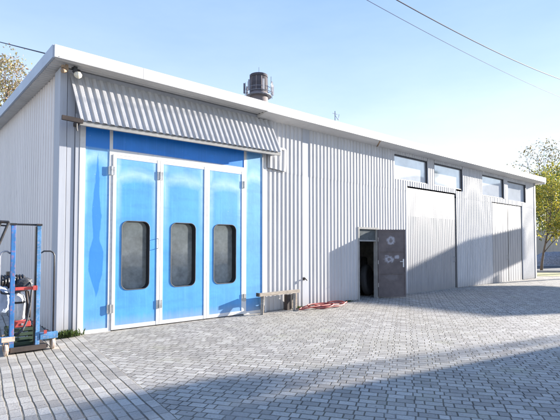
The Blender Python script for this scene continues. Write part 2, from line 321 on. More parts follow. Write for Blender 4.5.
# ------------------------------------------------------------------ mesh helpers
class MB:
    def __init__(s): s.bm = bmesh.new()
    def box(s, x0, x1, y0, y1, z0, z1, bevel=0):
        r = bmesh.ops.create_cube(s.bm, size=1)
        vs = r['verts']
        bmesh.ops.scale(s.bm, vec=(x1 - x0, y1 - y0, z1 - z0), verts=vs)
        bmesh.ops.translate(s.bm, vec=((x0 + x1) / 2, (y0 + y1) / 2, (z0 + z1) / 2), verts=vs)
        if bevel:
            es = list({e for v in vs for e in v.link_edges})
            bmesh.ops.bevel(s.bm, geom=es, offset=bevel, segments=2, affect='EDGES', profile=0.6)
        return s
    def bar(s, a, b, w, h=None, up=(0, 0, 1)):
        """rectangular bar from a to b"""
        a = Vector(a); b = Vector(b); h = h or w
        d = (b - a); L = d.length; d.normalize()
        upv = Vector(up)
        if abs(d.dot(upv)) > 0.98: upv = Vector((0, 1, 0))
        x = d.cross(upv).normalized(); y = x.cross(d).normalized()
        vs = []
        for p in (a, b):
            for sx, sy in ((-1, -1), (1, -1), (1, 1), (-1, 1)):
                vs.append(s.bm.verts.new(p + x * sx * w / 2 + y * sy * h / 2))
        for f in ((3, 2, 1, 0), (4, 5, 6, 7), (0, 1, 5, 4), (1, 2, 6, 5), (2, 3, 7, 6), (3, 0, 4, 7)): s.bm.faces.new([vs[i] for i in f])
        return s
    def tube(s, pts, r, n=10, closed=False, radii=None):
        pts = [Vector(p) for p in pts]; rings = []
        prev = None
        for i, p in enumerate(pts):
            if closed: d = pts[(i + 1) % len(pts)] - pts[i - 1]
            else: d = pts[min(i + 1, len(pts) - 1)] - pts[max(i - 1, 0)]
            d.normalize()
            if prev is None:
                x = d.orthogonal().normalized()
            else:
                x = (prev - d * prev.dot(d)).normalized()
            prev = x; y = d.cross(x)
            rr = radii[i] if radii else r
            rings.append([s.bm.verts.new(p + (x * math.cos(2 * PI * k / n) + y * math.sin(2 * PI * k / n)) * rr) for k in range(n)])
        m = len(rings)
        for i in range(m if closed else m - 1):
            A, B = rings[i], rings[(i + 1) % m]
            for k in range(n): s.bm.faces.new((A[k], A[(k + 1) % n], B[(k + 1) % n], B[k]))
        if not closed:
            s.bm.faces.new(rings[0][::-1]); s.bm.faces.new(rings[-1])
        return s
    def lathe(s, c, axis, prof, n=24):
        """prof: list of (distance along axis, radius)"""
        c = Vector(c); ax = Vector(axis).normalized(); x = ax.orthogonal().normalized(); y = ax.cross(x)
        rings = [[s.bm.verts.new(c + ax * h + (x * math.cos(2 * PI * k / n) + y * math.sin(2 * PI * k / n)) * max(r, 1e-4)) for k in range(n)] for h, r in prof]
        for A, B in zip(rings, rings[1:]):
            for k in range(n): s.bm.faces.new((A[k], A[(k + 1) % n], B[(k + 1) % n], B[k]))
        s.bm.faces.new(rings[0][::-1]); s.bm.faces.new(rings[-1])
        return s
    def prism(s, poly, z0, z1, fn=lambda a, b, h: (a, b, h)):
        """poly in (a,b), extruded over h"""
        lo = [s.bm.verts.new(fn(a, b, z0)) for a, b in poly]; hi = [s.bm.verts.new(fn(a, b, z1)) for a, b in poly]
        n = len(poly)
        for i in range(n): s.bm.faces.new((lo[i], lo[(i + 1) % n], hi[(i + 1) % n], hi[i]))
        s.bm.faces.new(lo[::-1]); s.bm.faces.new(hi)
        return s
    def sheet(s, prof, fn0, fn1, thick=None):
        """profile list of (a, d): ruled sheet between fn0(a,d) and fn1(a,d)"""
        A = [s.bm.verts.new(fn0(a, d)) for a, d in prof]; B = [s.bm.verts.new(fn1(a, d)) for a, d in prof]
        for i in range(len(prof) - 1): s.bm.faces.new((A[i], A[i + 1], B[i + 1], B[i]))
        return s
    def quad(s, *p):
        s.bm.faces.new([s.bm.verts.new(q) for q in p]); return s
    def build(s, name, mat, parent=None, smooth=False, fixn=True, world=True):
        if fixn: bmesh.ops.recalc_face_normals(s.bm, faces=s.bm.faces[:])
        if parent is not None and world:
            p = parent; off = Vector((0, 0, 0))
            while p is not None: off += p.location; p = p.parent
            bmesh.ops.translate(s.bm, vec=-off, verts=s.bm.verts[:])
        me = bpy.data.meshes.new(name); s.bm.to_mesh(me); s.bm.free()
        if smooth:
            for f in me.polygons: f.use_smooth = True
        me.materials.append(M[mat] if isinstance(mat, str) else mat)
        o = bpy.data.objects.new(name, me); C.objects.link(o); o.parent = parent
        return o

def corr(a0, a1, pitch, depth, phase=0.0, crest=0.42):
    """trapezoidal profile (a, d), d outward; clipped exactly to a0..a1"""
    fl = 0.13 * pitch; cw = crest * pitch; vw = pitch - cw - 2 * fl
    def d_at(a):
        t = (a - phase) % pitch
        if t < cw: return depth
        if t < cw + fl: return depth * (1 - (t - cw) / fl)
        if t < cw + fl + vw: return 0.0
        return depth * (t - cw - fl - vw) / fl
    xs = {a0, a1}
    k = math.floor((a0 - phase) / pitch)
    while phase + k * pitch < a1:
        b = phase + k * pitch
        for t in (0, cw, cw + fl, cw + fl + vw):
            if a0 < b + t < a1: xs.add(b + t)
        k += 1
    return [(a, d_at(a + 1e-7 if a < a1 else a - 1e-7)) for a in sorted(xs)]

def tag(o, label, cat, group=None, kind=None):
    o['label'] = label; o['category'] = cat
    if group: o['group'] = group
    if kind: o['kind'] = kind
    return o
def thing(name, label, cat, loc=(0, 0, 0), rz=0, group=None):
    o = bpy.data.objects.new(name, None); C.objects.link(o); o.location = loc; o.rotation_euler = (0, 0, rz)
    o.empty_display_size = 0.2
    return tag(o, label, cat, group)
def structure(o): o['kind'] = 'structure'; return o
def set_uv(o, x0, x1, z0, z1):
    me = o.data; uv = me.uv_layers.new(name='UVMap')
    off = Vector((0, 0, 0)); p = o.parent
    while p is not None: off += p.location; p = p.parent
    for lp in me.loops:
        c = me.vertices[lp.vertex_index].co + off
        uv.data[lp.index].uv = ((c.x - x0) / (x1 - x0), (c.z - z0) / (z1 - z0))

# ------------------------------------------------------------------ ground
g = MB(); g.quad((-60, -80, 0), (150, -80, 0), (150, 150, 0), (-60, 150, 0)); structure(g.build('ground', 'paving', fixn=False))
def across(z, l, h=0.0):      # strips lying across the far end of the yard: z along the yard, l sideways
    return (0.649 * z + 0.760 * l, -8.44 + 0.760 * z - 0.649 * l, h)
g = MB(); g.quad(across(27.2, 10.5, .004), across(27.2, 90, .004), across(35.5, 90, .004), across(35.5, 8, .004)); structure(g.build('road', 'asphalt'))
g = MB(); g.quad(across(23.3, 13.6, .008), across(23.0, 26, .008), across(26.4, 30, .008), across(26.4, 12.6, .008)); structure(g.build('grass_verge', 'verge'))
k = MB()
k.bar(across(26.8, 12, .06), across(26.8, 60, .06), 0.15, 0.12)
structure(k.build('kerb', 'concrete'))

# ------------------------------------------------------------------ the garage building
XL, XR, YB = 2.13, 23.95, 12.0
bld = thing('garage_building', 'long low white corrugated metal garage with blue folding doors, canopy, high windows and sliding gates', 'building', (XL, 0, 0))

PITCH = 0.140
def wall_piece(mb, x0, x1, z0, z1, y=0.0, depth=0.024, pitch=PITCH, back=0.06):
    pr = corr(x0, x1, pitch, depth)
    mb.sheet(pr, lambda a, d: (a, y - d, z0), lambda a, d: (a, y - d, z1))
    mb.sheet([(x0, 0), (x1, 0)], lambda a, d: (a, y + back, z0), lambda a, d: (a, y + back, z1))
    # close the ends
    for x in (x0, x1):
        mb.quad((x, y - depth * (0.0 if x == x0 else 1), z0), (x, y + back, z0), (x, y + back, z1), (x, y - depth * (0.0 if x == x0 else 1), z1))
WT = 4.72
w = MB()
# lower tier
wall_piece(w, 6.735, 7.97, 0.02, 3.5)
wall_piece(w, 8.24, 10.22, 0.02, 3.5)
wall_piece(w, 10.22, 11.2, 2.17, 3.5)
wall_piece(w, 11.2, 12.79, 0.02, 3.5)
wall_piece(w, 12.79, 16.1, 3.62, 3.80)
wall_piece(w, 16.1, 19.17, 0.02, 3.5)
wall_piece(w, 19.17, 22.36, 3.50, 3.70)
wall_piece(w, 22.36, XR, 0.02, 3.5)
# upper tier, lapped 5 mm proud
wall_piece(w, 6.735, 7.97, 3.46, 4.82, y=-0.005)
wall_piece(w, 8.24, 12.08, 3.46, WT, y=-0.005)
wall_piece(w, 12.08, 12.79, 3.46, 3.80, y=-0.005)
wall_piece(w, 16.1, 18.28, 3.46, 3.72, y=-0.005)
wall_piece(w, 16.62, 18.28, 3.72, WT, y=-0.005)
wall_piece(w, 18.28, 19.17, 3.46, 3.70, y=-0.005)
wall_piece(w, 14.10, 14.53, 3.80, WT, y=-0.005)
wall_piece(w, 20.37, 20.75, 3.70, WT, y=-0.005)
wall_piece(w, 22.82, XR, 3.46, WT, y=-0.005)
wall_piece(w, 22.36, 22.82, 3.46, 3.68, y=-0.005)
wall_piece(w, 12.08, 14.10, 4.61, WT, y=-0.005)
wall_piece(w, 14.53, 16.62, 4.61, WT, y=-0.005)
wall_piece(w, 18.28, 20.37, 4.585, WT, y=-0.005)
wall_piece(w, 20.75, 22.82, 4.555, WT, y=-0.005)
w.build('front_wall', 'white_sheet', bld)
# strip behind the canopy, above the folding door
b_ = MB(); b_.box(2.288, 6.73, 0.0, 0.06, 3.935, 4.80); b_.build('upper_wall', 'galv', bld)
# flat joint strip between two runs of sheet
b_ = MB(); b_.box(7.97, 8.24, -0.013, 0.055, 0.02, 4.74); b_.build('joint_strip', 'galv', bld)
# side and rear walls
w = MB()
pr = corr(0.34, YB, 0.21, 0.03)
w.sheet(pr, lambda a, d: (XL - d, a, 0.02), lambda a, d: (XL - d, a, 4.80 + 0.04 * a))
w.sheet([(0.34, 0), (YB, 0)], lambda a, d: (XL + 0.06, a, 0.02), lambda a, d: (XL + 0.06, a, 4.8 + 0.04 * a))
w.build('side_wall', 'side_sheet', bld)
w = MB()
pr = corr(0.02, YB, 0.2, 0.03)
w.sheet(pr, lambda a, d: (XR + d, a, 0.02), lambda a, d: (XR + d, a, 4.70 + 0.04 * a))
w.sheet([(0.02, 0), (YB, 0)], lambda a, d: (XR - 0.06, a, 0.02), lambda a, d: (XR - 0.06, a, 4.7 + 0.04 * a))
w.build('end_wall', 'side_sheet', bld)
w = MB()
pr = corr(XL, XR, 0.2, 0.03)
w.sheet(pr, lambda a, d: (a, YB + d, 0.02), lambda a, d: (a, YB + d, 5.2))
w.build('rear_wall', 'side_sheet', bld)
# corner flashings
c_ = MB()
c_.box(2.045, 2.165, -0.035, 0.34, 0.0, 4.78, 0.004)
c_.box(2.173, 2.302, -0.03, 0.05, 0.0, 4.78, 0.004)
c_.box(2.312, 2.385, -0.045, 0.05, 0.0, 4.0, 0.004)
c_.build('corner_flashing', 'galv', bld)
c_ = MB(); c_.box(2.165, 2.39, 0.0, 0.045, 0.0, 4.0); c_.build('corner_gap', 'dark_frame', bld)
c_ = MB(); c_.box(XR - 0.12, XR + 0.03, -0.045, -0.037, 0.0, WT); c_.box(XR + 0.03, XR + 0.045, -0.045, 0.14, 0.0, WT)
c_.build('corner_flashing', 'pale_sheet', bld)
# plinth
c_ = MB(); c_.box(6.74, 10.2, -0.005, 0.05, -0.1, 0.018); c_.box(11.24, 12.8, -0.005, 0.05, -0.1, 0.018); c_.box(12.8, XR, -0.005, 0.05, -0.1, 0.018)
c_.build('plinth', 'concrete', bld)

# roof
SL = 0.038
FX0, FX1, FY = 1.86, 24.42, -0.38
r_ = MB()
r_.prism([(FY + 0.02, 4.84), (YB + 0.35, 4.84 + SL * (YB + 0.7)), (YB + 0.35, 4.99 + SL * (YB + 0.7)), (FY + 0.02, 4.99)], FX0 + 0.02, FX1 - 0.02, lambda a, b, h: (h, a, b))
roof = r_.build('roof', 'roof', bld)
f_ = MB()
x = FX0
cuts = [FX0, 3.42, 6.48]
for a, b in zip(cuts, cuts[1:]): f_.box(a + 0.002, b - 0.002, FY - 0.02, FY + 0.02, 4.80, 5.015, 0.003)
cuts = [6.48, 9.4, 12.4, 15.4, 18.4, 21.4, FX1]
for a, b in zip(cuts, cuts[1:]): f_.box(a + 0.002, b - 0.002, FY - 0.02, FY + 0.02, 4.785, 5.005, 0.003)
f_.build('fascia', 'fascia', roof)
f_ = MB(); f_.prism([(FY + 0.022, 4.80), (YB + 0.35, 4.80 + SL * (YB + 0.7)), (YB + 0.35, 5.04 + SL * (YB + 0.7)), (FY + 0.022, 5.02)], FX0 - 0.02, FX0 + 0.018, lambda a, b, h: (h, a, b))
f_.build('side_fascia', 'fascia_side', roof)
f_ = MB(); f_.prism([(FY + 0.022, 4.70), (YB + 0.35, 4.72 + SL * (YB + 0.7)), (YB + 0.35, 5.04 + SL * (YB + 0.7)), (FY + 0.022, 5.0)], FX1 - 0.018, FX1 + 0.02, lambda a, b, h: (h, a, b))
f_.build('side_fascia', 'fascia_side', roof)
s_ = MB()
pr = corr(FY + 0.02, YB + 0.3, 0.125, 0.02)
z = lambda a: 4.79 + SL * (a - FY)
s_.sheet(pr, lambda a, d: (FX0 + 0.02, a, z(a) + d), lambda a, d: (6.48, a, z(a) + d))
s_.build('soffit', 'soffit', roof)
s_ = MB()
s_.prism([(FY + 0.021, 4.788), (0.08, 4.70), (0.08, 4.80), (FY + 0.021, 4.80)], 6.48, FX1 - 0.02, lambda a, b, h: (h, a, b))
s_.build('boxed_soffit', 'fascia', roof)
d_ = MB()
d_.bar((10.9, FY + 0.03, 4.782), (11.2, -0.01, 4.712), 0.04, 0.01)
d_.build('soffit_joint', 'rust', roof)

# ---- high windows
for (x0, x1, z0, z1) in ((12.08, 14.10, 3.80, 4.61), (14.53, 16.62, 3.80, 4.61), (18.28, 20.37, 3.72, 4.585), (20.75, 22.82, 3.68, 4.555)):
    f = MB(); t = 0.03; D = 0.085
    f.box(x0, x1, 0.0, D, z1 - t, z1 - 0.001); f.box(x0, x1, 0.0, D, z0 + 0.001, z0 + 0.02)
    f.box(x0, x0 + 0.03, 0.0, D, z0 + 0.02, z1 - t); f.box(x1 - t, x1, 0.0, D, z0 + 0.02, z1 - t)
    win = f.build('window', 'dark_frame', bld)
    p = MB(); p.box(x0 + 0.03, x1 - t, D - 0.03, D - 0.02, z0 + 0.02, z1 - t); p.build('pane', 'high_pane', win)

# ---- sliding gates
def gate(x0, x1, h, seam, tier):
    f = MB()
    f.box(x1 - 0.06, x1 + 0.055, 0.03, 0.12, 0.0, h + 0.055); f.box(x0 - 0.02, x1 - 0.06, 0.012, 0.14, h - 0.005, h + 0.04)
    f.box(x0 - 0.02, x0 + 0.012, 0.02, 0.12, 0.0, h)
    if seam: f.box(seam - 0.02, seam + 0.02, 0.02, 0.05, 0.02, h)
    gt = f.build('sliding_gate', 'gap_black', bld)
    s = MB()
    xs = [x0 + 0.012, x1 - 0.05] if not seam else [x0 + 0.012, seam - 0.02, seam + 0.02, x1 - 0.05]
    for a, b in zip(xs[::2], xs[1::2]):
        for (z0, z1, pi, dp, yy) in tier:
            z1 = min(z1, h)
            s.sheet(corr(a, b, pi, dp), lambda q, d: (q, yy - d, z0), lambda q, d: (q, yy - d, z1))
    s.build('gate_sheet', 'pale_sheet', gt)
    k = MB(); hx = (seam or x1) - 0.15
    k.tube([(hx, 0.01, 1.0), (hx, -0.05, 1.0), (hx, -0.05, 1.18), (hx, 0.01, 1.18)], 0.01, 8); k.build('handle', 'steel', gt)
    return gt
gate(12.81, 16.04, 3.58, None, [(0.02, 2.62, 0.105, 0.006, 0.004), (2.60, 3.56, 0.105, 0.004, 0.001)])
gate(19.19, 22.30, 3.46, 20.80, [(0.02, 3.46, 0.26, 0.006, 0.006)])

# ---- personnel doorway
f = MB()
f.box(10.22, 10.275, -0.045, 0.08, 0.0, 2.17); f.box(11.10, 11.2, -0.045, 0.08, 0.0, 2.17); f.box(10.275, 11.10, -0.045, 0.08, 2.11, 2.17)
f.box(10.275, 11.10, -0.02, 0.05, 1.74, 1.78)
dw = f.build('doorway_frame', 'concrete', bld)
f = MB(); f.box(10.275, 11.10, 0.01, 0.016, 1.78, 2.11); f.build('pane', 'grey_pane', dw)
# leaf swung out
hv = Vector((11.14, -0.055, 0)); dv = Vector((0.775, -0.632, 0)); nv = Vector((-0.632, -0.775, 0))
def leafpt(a, d, z): return tuple(hv + dv * a + nv * d + Vector((0, 0, z)))
leaf = MB()
leaf.prism([(0.0, -0.02), (0.86, -0.02), (0.86, 0.02), (0.0, 0.02)], 0.04, 2.11, lambda a, b, h: leafpt(a, b, h))
for z0, z1 in ((0.04, 0.09), (0.74, 0.78), (1.42, 1.46), (2.05, 2.11)):
    leaf.prism([(0.005, 0.02), (0.855, 0.02), (0.855, 0.034), (0.005, 0.034)], z0, z1, lambda a, b, h: leafpt(a, b, h))
for a0, a1 in ((0.005, 0.045), (0.815, 0.855)):
    leaf.prism([(a0, 0.0205), (a1, 0.0205), (a1, 0.036), (a0, 0.036)], 0.091, 2.049, lambda a, b, h: leafpt(a, b, h))
lf = leaf.build('steel_door', 'steel_door', bld)
me = lf.data; uv = me.uv_layers.new(name='UVMap')
for lp in me.loops:
    c = me.vertices[lp.vertex_index].co + Vector(bld.location)
    uv.data[lp.index].uv = ((c - hv).dot(dv) / 0.86, c.z / 2.1)
h_ = MB(); h_.prism([(0.76, 0.036), (0.80, 0.036), (0.80, 0.045), (0.76, 0.045)], 0.95, 1.2, lambda a, b, h: leafpt(a, b, h))
h_.tube([leafpt(0.78, 0.045, 1.12), leafpt(0.78, 0.09, 1.12), leafpt(0.66, 0.095, 1.12)], 0.011, 8)
h_.build('handle', 'white_paint', lf)
for zz in (0.4, 1.1, 1.8):
    h_ = MB(); h_.lathe(leafpt(0.0, 0.03, zz - 0.06), (0, 0, 1), [(0, 0.013), (0.12, 0.013)], 10); h_.build('hinge', 'steel', lf)
# room behind the doorway
r_ = MB()
r_.box(8.3, 14.2, 5.0, 5.05, 0, 3.2); r_.box(8.25, 8.3, 0.09, 5.0, 0, 3.2); r_.box(14.2, 14.25, 0.15, 5.0, 0, 3.2); r_.box(8.3, 14.2, 0.15, 5.0, 3.2, 3.25)
r_.box(8.3, 10.22, 0.09, 0.12, 0, 3.2); r_.box(11.2, 12.7, 0.09, 0.12, 0, 3.2); r_.box(10.22, 11.2, 0.09, 0.12, 2.18, 3.2)
r_.build('interior_room', 'interior', bld)

# ---- blue folding door
fd = MB()
fd.box(2.39, 2.488, -0.05, 0.06, 0.0, 3.93); fd.box(6.605, 6.73, -0.05, 0.06, 0.0, 3.93)
fd.box(2.488, 6.605, -0.045, 0.06, 3.845, 3.93)
fd.box(2.925, 2.985, -0.045, 0.06, 0.0, 3.845); fd.box(6.055, 6.125, -0.045, 0.06, 0.0, 3.845)
fd.box(2.985, 6.055, -0.045, 0.06, 3.345, 3.445)
fd.box(2.488, 2.925, -0.045, 0.06, 0.0, 0.07); fd.box(6.125, 6.605, -0.045, 0.06, 0.0, 0.07)
fdo = fd.build('folding_door', 'white_paint', bld)
def panel(name, x0, x1, z0, z1, mat, y=-0.037):
    p = MB(); p.box(x0, x1, y, 0.03, z0, z1); o = p.build(name, mat, fdo); set_uv(o, x0, x1, z0, z1); return o
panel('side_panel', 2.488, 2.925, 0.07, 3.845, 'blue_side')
panel('side_panel', 6.125, 6.605, 0.07, 3.845, 'blue_side2')
panel('transom_panel', 2.985, 6.055, 3.445, 3.845, 'blue_shaded')
def rrect(cx, cz, hw, hh, r, th):
    """ray from centre at angle th to rounded rectangle"""
    dx, dz = math.cos(th), math.sin(th)
    lo, hi = 0.0, 3.0
    for _ in range(40):
        m = (lo + hi) / 2; px, pz = abs(dx * m), abs(dz * m)
        qx, qz = px - (hw - r), pz - (hh - r)
        d = math.hypot(max(qx, 0), max(qz, 0)) + min(max(qx, qz), 0) - r
        if d < 0: lo = m
        else: hi = m
    return cx + dx * lo, cz + dz * lo
def leaf_panel(x0, x1, wx0, wx1, hinge_x, left_hinge=True):
    z0, z1 = 0.0, 3.34; rail = 0.065
    f = MB()
    f.box(x0, x0 + rail, -0.055, 0.03, 0.02, z1, 0.002); f.box(x1 - rail, x1, -0.055, 0.03, 0.02, z1, 0.002)
    f.box(x0 + rail, x1 - rail, -0.052, 0.03, 0.02, 0.095); f.box(x0 + rail, x1 - rail, -0.052, 0.03, z1 - 0.06, z1)
    f.build('leaf_frame', 'white_paint', fdo)
    a0, a1, b0, b1 = x0 + rail, x1 - rail, 0.095, z1 - 0.06
    cx, cz, hw, hh, rr = (wx0 + wx1) / 2, 1.42, (wx1 - wx0) / 2, 0.665, 0.13
    ths = [2 * PI * k / 64 for k in range(64)]
    for (X, Z) in ((a0, b0), (a1, b0), (a1, b1), (a0, b1)): ths.append(math.atan2(Z - cz, X - cx) % (2 * PI))
    for sx in (-1, 1):
        for sz in (-1, 1):
            for k in range(7):
                q = k / 6 * PI / 2
                ths.append(math.atan2(sz * (hh - rr + rr * math.sin(q)), sx * (hw - rr + rr * math.cos(q))) % (2 * PI))
    ths = sorted(set(round(t, 5) for t in ths))
    def outer(th):
        dx, dz = math.cos(th), math.sin(th); t = 1e9
        if dx > 1e-9: t = min(t, (a1 - cx) / dx)
        if dx < -1e-9: t = min(t, (a0 - cx) / dx)
        if dz > 1e-9: t = min(t, (b1 - cz) / dz)
        if dz < -1e-9: t = min(t, (b0 - cz) / dz)
        return cx + dx * t, cz + dz * t
    p = MB(); Y = -0.047
    I = [rrect(cx, cz, hw, hh, rr, t) for t in ths]; O = [outer(t) for t in ths]
    vi = [p.bm.verts.new((a, Y, c)) for a, c in I]; vo = [p.bm.verts.new((a, Y, c)) for a, c in O]
    n = len(ths)
    for i in range(n): p.bm.faces.new((vi[i], vi[(i + 1) % n], vo[(i + 1) % n], vo[i]))
    # pressed swage around the edge gives the sheet a slight relief
    bmesh.ops.recalc_face_normals(p.bm, faces=p.bm.faces[:])
    if p.bm.faces[:][0].normal.y > 0: bmesh.ops.reverse_faces(p.bm, faces=p.bm.faces[:])
    o = p.build('door_panel', 'blue_leaf', fdo, fixn=False); set_uv(o, a0, a1, b0, b1)
    gk = MB()
    F_ = [gk.bm.verts.new((a, Y, c)) for a, c in I]; B_ = [gk.bm.verts.new((a, 0.13, c)) for a, c in I]
    for i in range(n): gk.bm.faces.new((F_[i], F_[(i + 1) % n], B_[(i + 1) % n], B_[i]))
    gk.build('window_gasket', 'black_rubber', fdo, fixn=False)
    gk = MB(); gk.tube([(a, Y - 0.002, c) for a, c in I], 0.008, 6, closed=True); gk.build('window_rim', 'rim_grey', fdo)
    gl = MB(); gl.bm.faces.new([gl.bm.verts.new((a, 0.115, c)) for a, c in I]); gl.build('window_pane', 'door_pane', fdo)
for a in ((2.990, 3.948, 3.175, 3.735), (3.954, 5.045, 4.20, 4.775), (5.051, 6.050, 5.235, 5.83)):
    leaf_panel(*a, 0)
for hx, zs in ((2.965, (3.03, 0.42)), (3.951, (3.03, 0.43)), (6.055, (3.04, 0.40))):
    for hz in zs:
        h_ = MB(); h_.box(hx - 0.06, hx - 0.008, -0.062, -0.0555, hz - 0.08, hz + 0.08); h_.box(hx + 0.008, hx + 0.06, -0.062, -0.0555, hz - 0.08, hz + 0.08)
        h_.lathe((hx, -0.062, hz - 0.085), (0, 0, 1), [(0, 0.009), (0.17, 0.009)], 10)
        h_.build('hinge', 'steel', fdo)
h_ = MB(); h_.tube([(3.90, -0.055, 1.55), (3.90, -0.095, 1.55), (3.90, -0.095, 1.75), (3.90, -0.055, 1.75)], 0.009, 8); h_.build('handle', 'steel', fdo)

# ---- canopy
cn = MB()
pr = corr(2.19, 6.84, 0.136, 0.028)
def top(a, d): return (a, -0.03 - d * 0.9, 4.70 + d * 0.3)
def bot(a, d): t = (a - 2.19) / 4.65; return (2.30 + t * 4.63, -0.37 - d * 0.9, 3.80 + 0.07 * t + d * 0.3)
cn.sheet(pr, top, bot)
cn.sheet([(2.19, 0), (6.84, 0)], lambda a, d: (a, -0.001, 4.70), lambda a, d: bot(a, -0.012))
M['canopy_sheet'] = wall_metal('canopy_sheet', (0.44, 0.435, 0.43), 0.2)
can = cn.build('canopy', 'canopy_sheet', bld, fixn=False)
b_ = MB(); b_.bar((2.30, -0.335, 3.755), (6.92, -0.335, 3.83), 0.05, 0.07); b_.build('bottom_rail', 'concrete', can)
b_ = MB(); b_.bar((2.0, -0.36, 3.80), (2.34, -0.37, 3.785), 0.05, 0.075); b_.bar((2.30, -0.36, 3.79), (2.30, 0.0, 3.79), 0.05, 0.07); b_.build('beam', 'wood_dark', can)
b_ = MB(); b_.prism([(-0.02, 4.69), (-0.355, 3.83), (-0.02, 3.83)], 6.80, 6.90, lambda a, b, h: (h, a, b)); b_.build('end_cheek', 'white_sheet', can)
b_ = MB(); b_.tube([(2.24, -0.37, 3.76), (2.24, -0.37, 3.66), (2.25, -0.37, 3.60)], 0.012, 8); b_.build('hook', 'black_metal', can)
# short corrugated hood beside it
v_ = MB()
pr = corr(6.74, 7.36, 0.155, 0.03)
def hp(t): return lambda a, d: (a, -0.06 - d + 0.03 * ((a - 6.74) / 0.62) ** 3 * (1 - t), 3.53 + t * 0.5 - (0.04 * ((a - 6.74) / 0.62) if t == 0 else 0))
v_.sheet(pr, hp(0), hp(1)); v_.quad((6.74, -0.06, 3.53), (6.74, -0.01, 3.53), (6.74, -0.01, 4.03), (6.74, -0.06, 4.03)); v_.quad((7.36, -0.05, 3.5), (7.36, -0.01, 3.5), (7.36, -0.01, 4.03), (7.36, -0.06, 4.03))
v_.quad((6.74, -0.09, 4.03), (7.36, -0.09, 4.03), (7.36, 0, 4.12), (6.74, 0, 4.12))
v_.build('hood', 'white_sheet', bld, fixn=False)
# tap bracket on the wall
t_ = MB(); t_.tube([(8.02, -0.01, 0.74), (8.02, -0.09, 0.74), (8.06, -0.10, 0.70)], 0.018, 8); t_.lathe((8.02, -0.02, 0.74), (0, -1, 0), [(0, 0.045), (0.012, 0.045)], 12); t_.build('wall_tap', 'black_metal', bld)
# small roof antenna
t_ = MB(); t_.tube([(11.8, 2.3, 5.0), (11.8, 2.3, 6.5)], 0.014, 6); t_.tube([(11.8, 2.3, 6.35), (11.98, 2.3, 6.2), (12.02, 2.3, 6.42)], 0.01, 6); t_.tube([(11.68, 2.3, 6.4), (11.92, 2.3, 6.4)], 0.01, 6)
t_.build('roof_antenna', 'antenna', roof)

# ------------------------------------------------------------------ corner lamps
lm = thing('floodlight', 'cream domed floodlight on a black bracket under the roof corner, right of its neighbour', 'lamp', (2.26, -0.25, 4.55))
b_ = MB(); b_.bar((2.24, -0.22, 4.78), (2.24, -0.22, 4.68), 0.06); b_.bar((2.20, -0.22, 4.70), (2.29, -0.26, 4.66), 0.035); b_.tube([(2.18, -0.22, 4.74), (2.32, -0.22, 4.72)], 0.025, 8); b_.build('bracket', 'black_metal', lm)
b_ = MB(); b_.lathe((2.22, -0.24, 4.64), (0.75, -0.55, -0.25), [(0, 0.02), (0.02, 0.045), (0.05, 0.058), (0.09, 0.06), (0.10, 0.05), (0.125, 0.03), (0.13, 0.01)], 18); b_.build('lamp_head', 'lamp_glass', lm, smooth=True)
lm = thing('floodlight', 'small rusty beige floodlight at the very corner of the roof, left of the cream one', 'lamp', (2.09, -0.2, 4.55))
b_ = MB(); b_.bar((2.10, -0.22, 4.78), (2.10, -0.22, 4.66), 0.045); b_.bar((2.02, -0.24, 4.73), (2.12, -0.2, 4.70), 0.05); b_.build('bracket', 'rust', lm)
b_ = MB(); b_.lathe((2.10, -0.22, 4.67), (-0.8, -0.5, -0.35), [(0, 0.02), (0.03, 0.035), (0.10, 0.04), (0.11, 0.03), (0.115, 0.01)], 16); b_.build('lamp_head', 'rust', lm, smooth=True)

# ------------------------------------------------------------------ cables
def cable(name, a, b, sag, r, label, mat='black_rubber', n=40):
    m = MB(); a = Vector(a); b = Vector(b)
    pts = [a.lerp(b, k / n) + Vector((0, 0, -sag * 4 * (k / n) * (1 - k / n))) for k in range(n + 1)]
    m.tube(pts, r, 6); return tag(m.build(name, mat, smooth=True), label, 'cable')
def poly_cable(y, c0, c1, c2, x0, x1, r, label):
    m = MB(); pts = [(x0 + (x1 - x0) * k / 70, y, c0 + c1 * (x0 + (x1 - x0) * k / 70) + c2 * (x0 + (x1 - x0) * k / 70) ** 2) for k in range(71)]
    m.tube(pts, r, 6); return tag(m.build('overhead_cable', 'black_rubber', smooth=True), label, 'cable', 'overhead cables')
def fit(P):
    (x0, z0), (x1, z1), (x2, z2) = P
    c2 = ((z2 - z0) / (x2 - x0) - (z1 - z0) / (x1 - x0)) / (x2 - x1); c1 = (z1 - z0) / (x1 - x0) - c2 * (x1 + x0)
    return z0 - c1 * x0 - c2 * x0 * x0, c1, c2
k1 = fit([(7.96, 6.9), (11.82, 7.1), (18.13, 7.71)]); k2 = fit([(6.94, 6.52), (10.7, 6.61), (18.09, 7.04)])
poly_cable(-3.0, *k1, -16, 44, 0.013, 'thick black overhead cable crossing the sky, upper one of the pair')
poly_cable(-3.0, *k2, -16, 44, 0.006, 'thin overhead wire crossing the sky, lower one of the pair')
cable('supply_cable', (1.93, -0.4, 4.81), (1.74, 18.0, 12.13), 0.0, 0.012, 'black supply cable running from the left roof corner to the left edge')
pole = thing('utility_pole', 'timber pole carrying the supply cable behind the left side of the garage', 'pole', (1.74, 18.1, 0))
p = MB(); p.lathe((1.74, 18.1, 0), (0, 0, 1), [(0, 0.13), (12.3, 0.09)], 14); p.build('shaft', 'wood', pole)
p = MB(); p.box(1.3, 2.2, 18.04, 18.16, 12.0, 12.12); p.build('crossarm', 'wood_dark', pole)
pole = thing('utility_pole', 'tall timber utility pole carrying the overhead cables beyond the garage', 'pole', (44, -3.0, 0))
p = MB(); p.lathe((44, -3.0, 0), (0, 0, 1), [(0, 0.15), (14.4, 0.10)], 14); p.build('shaft', 'wood', pole)
p = MB(); p.box(43.94, 44.06, -3.9, -2.1, 13.7, 13.82); p.build('crossarm', 'wood_dark', pole)

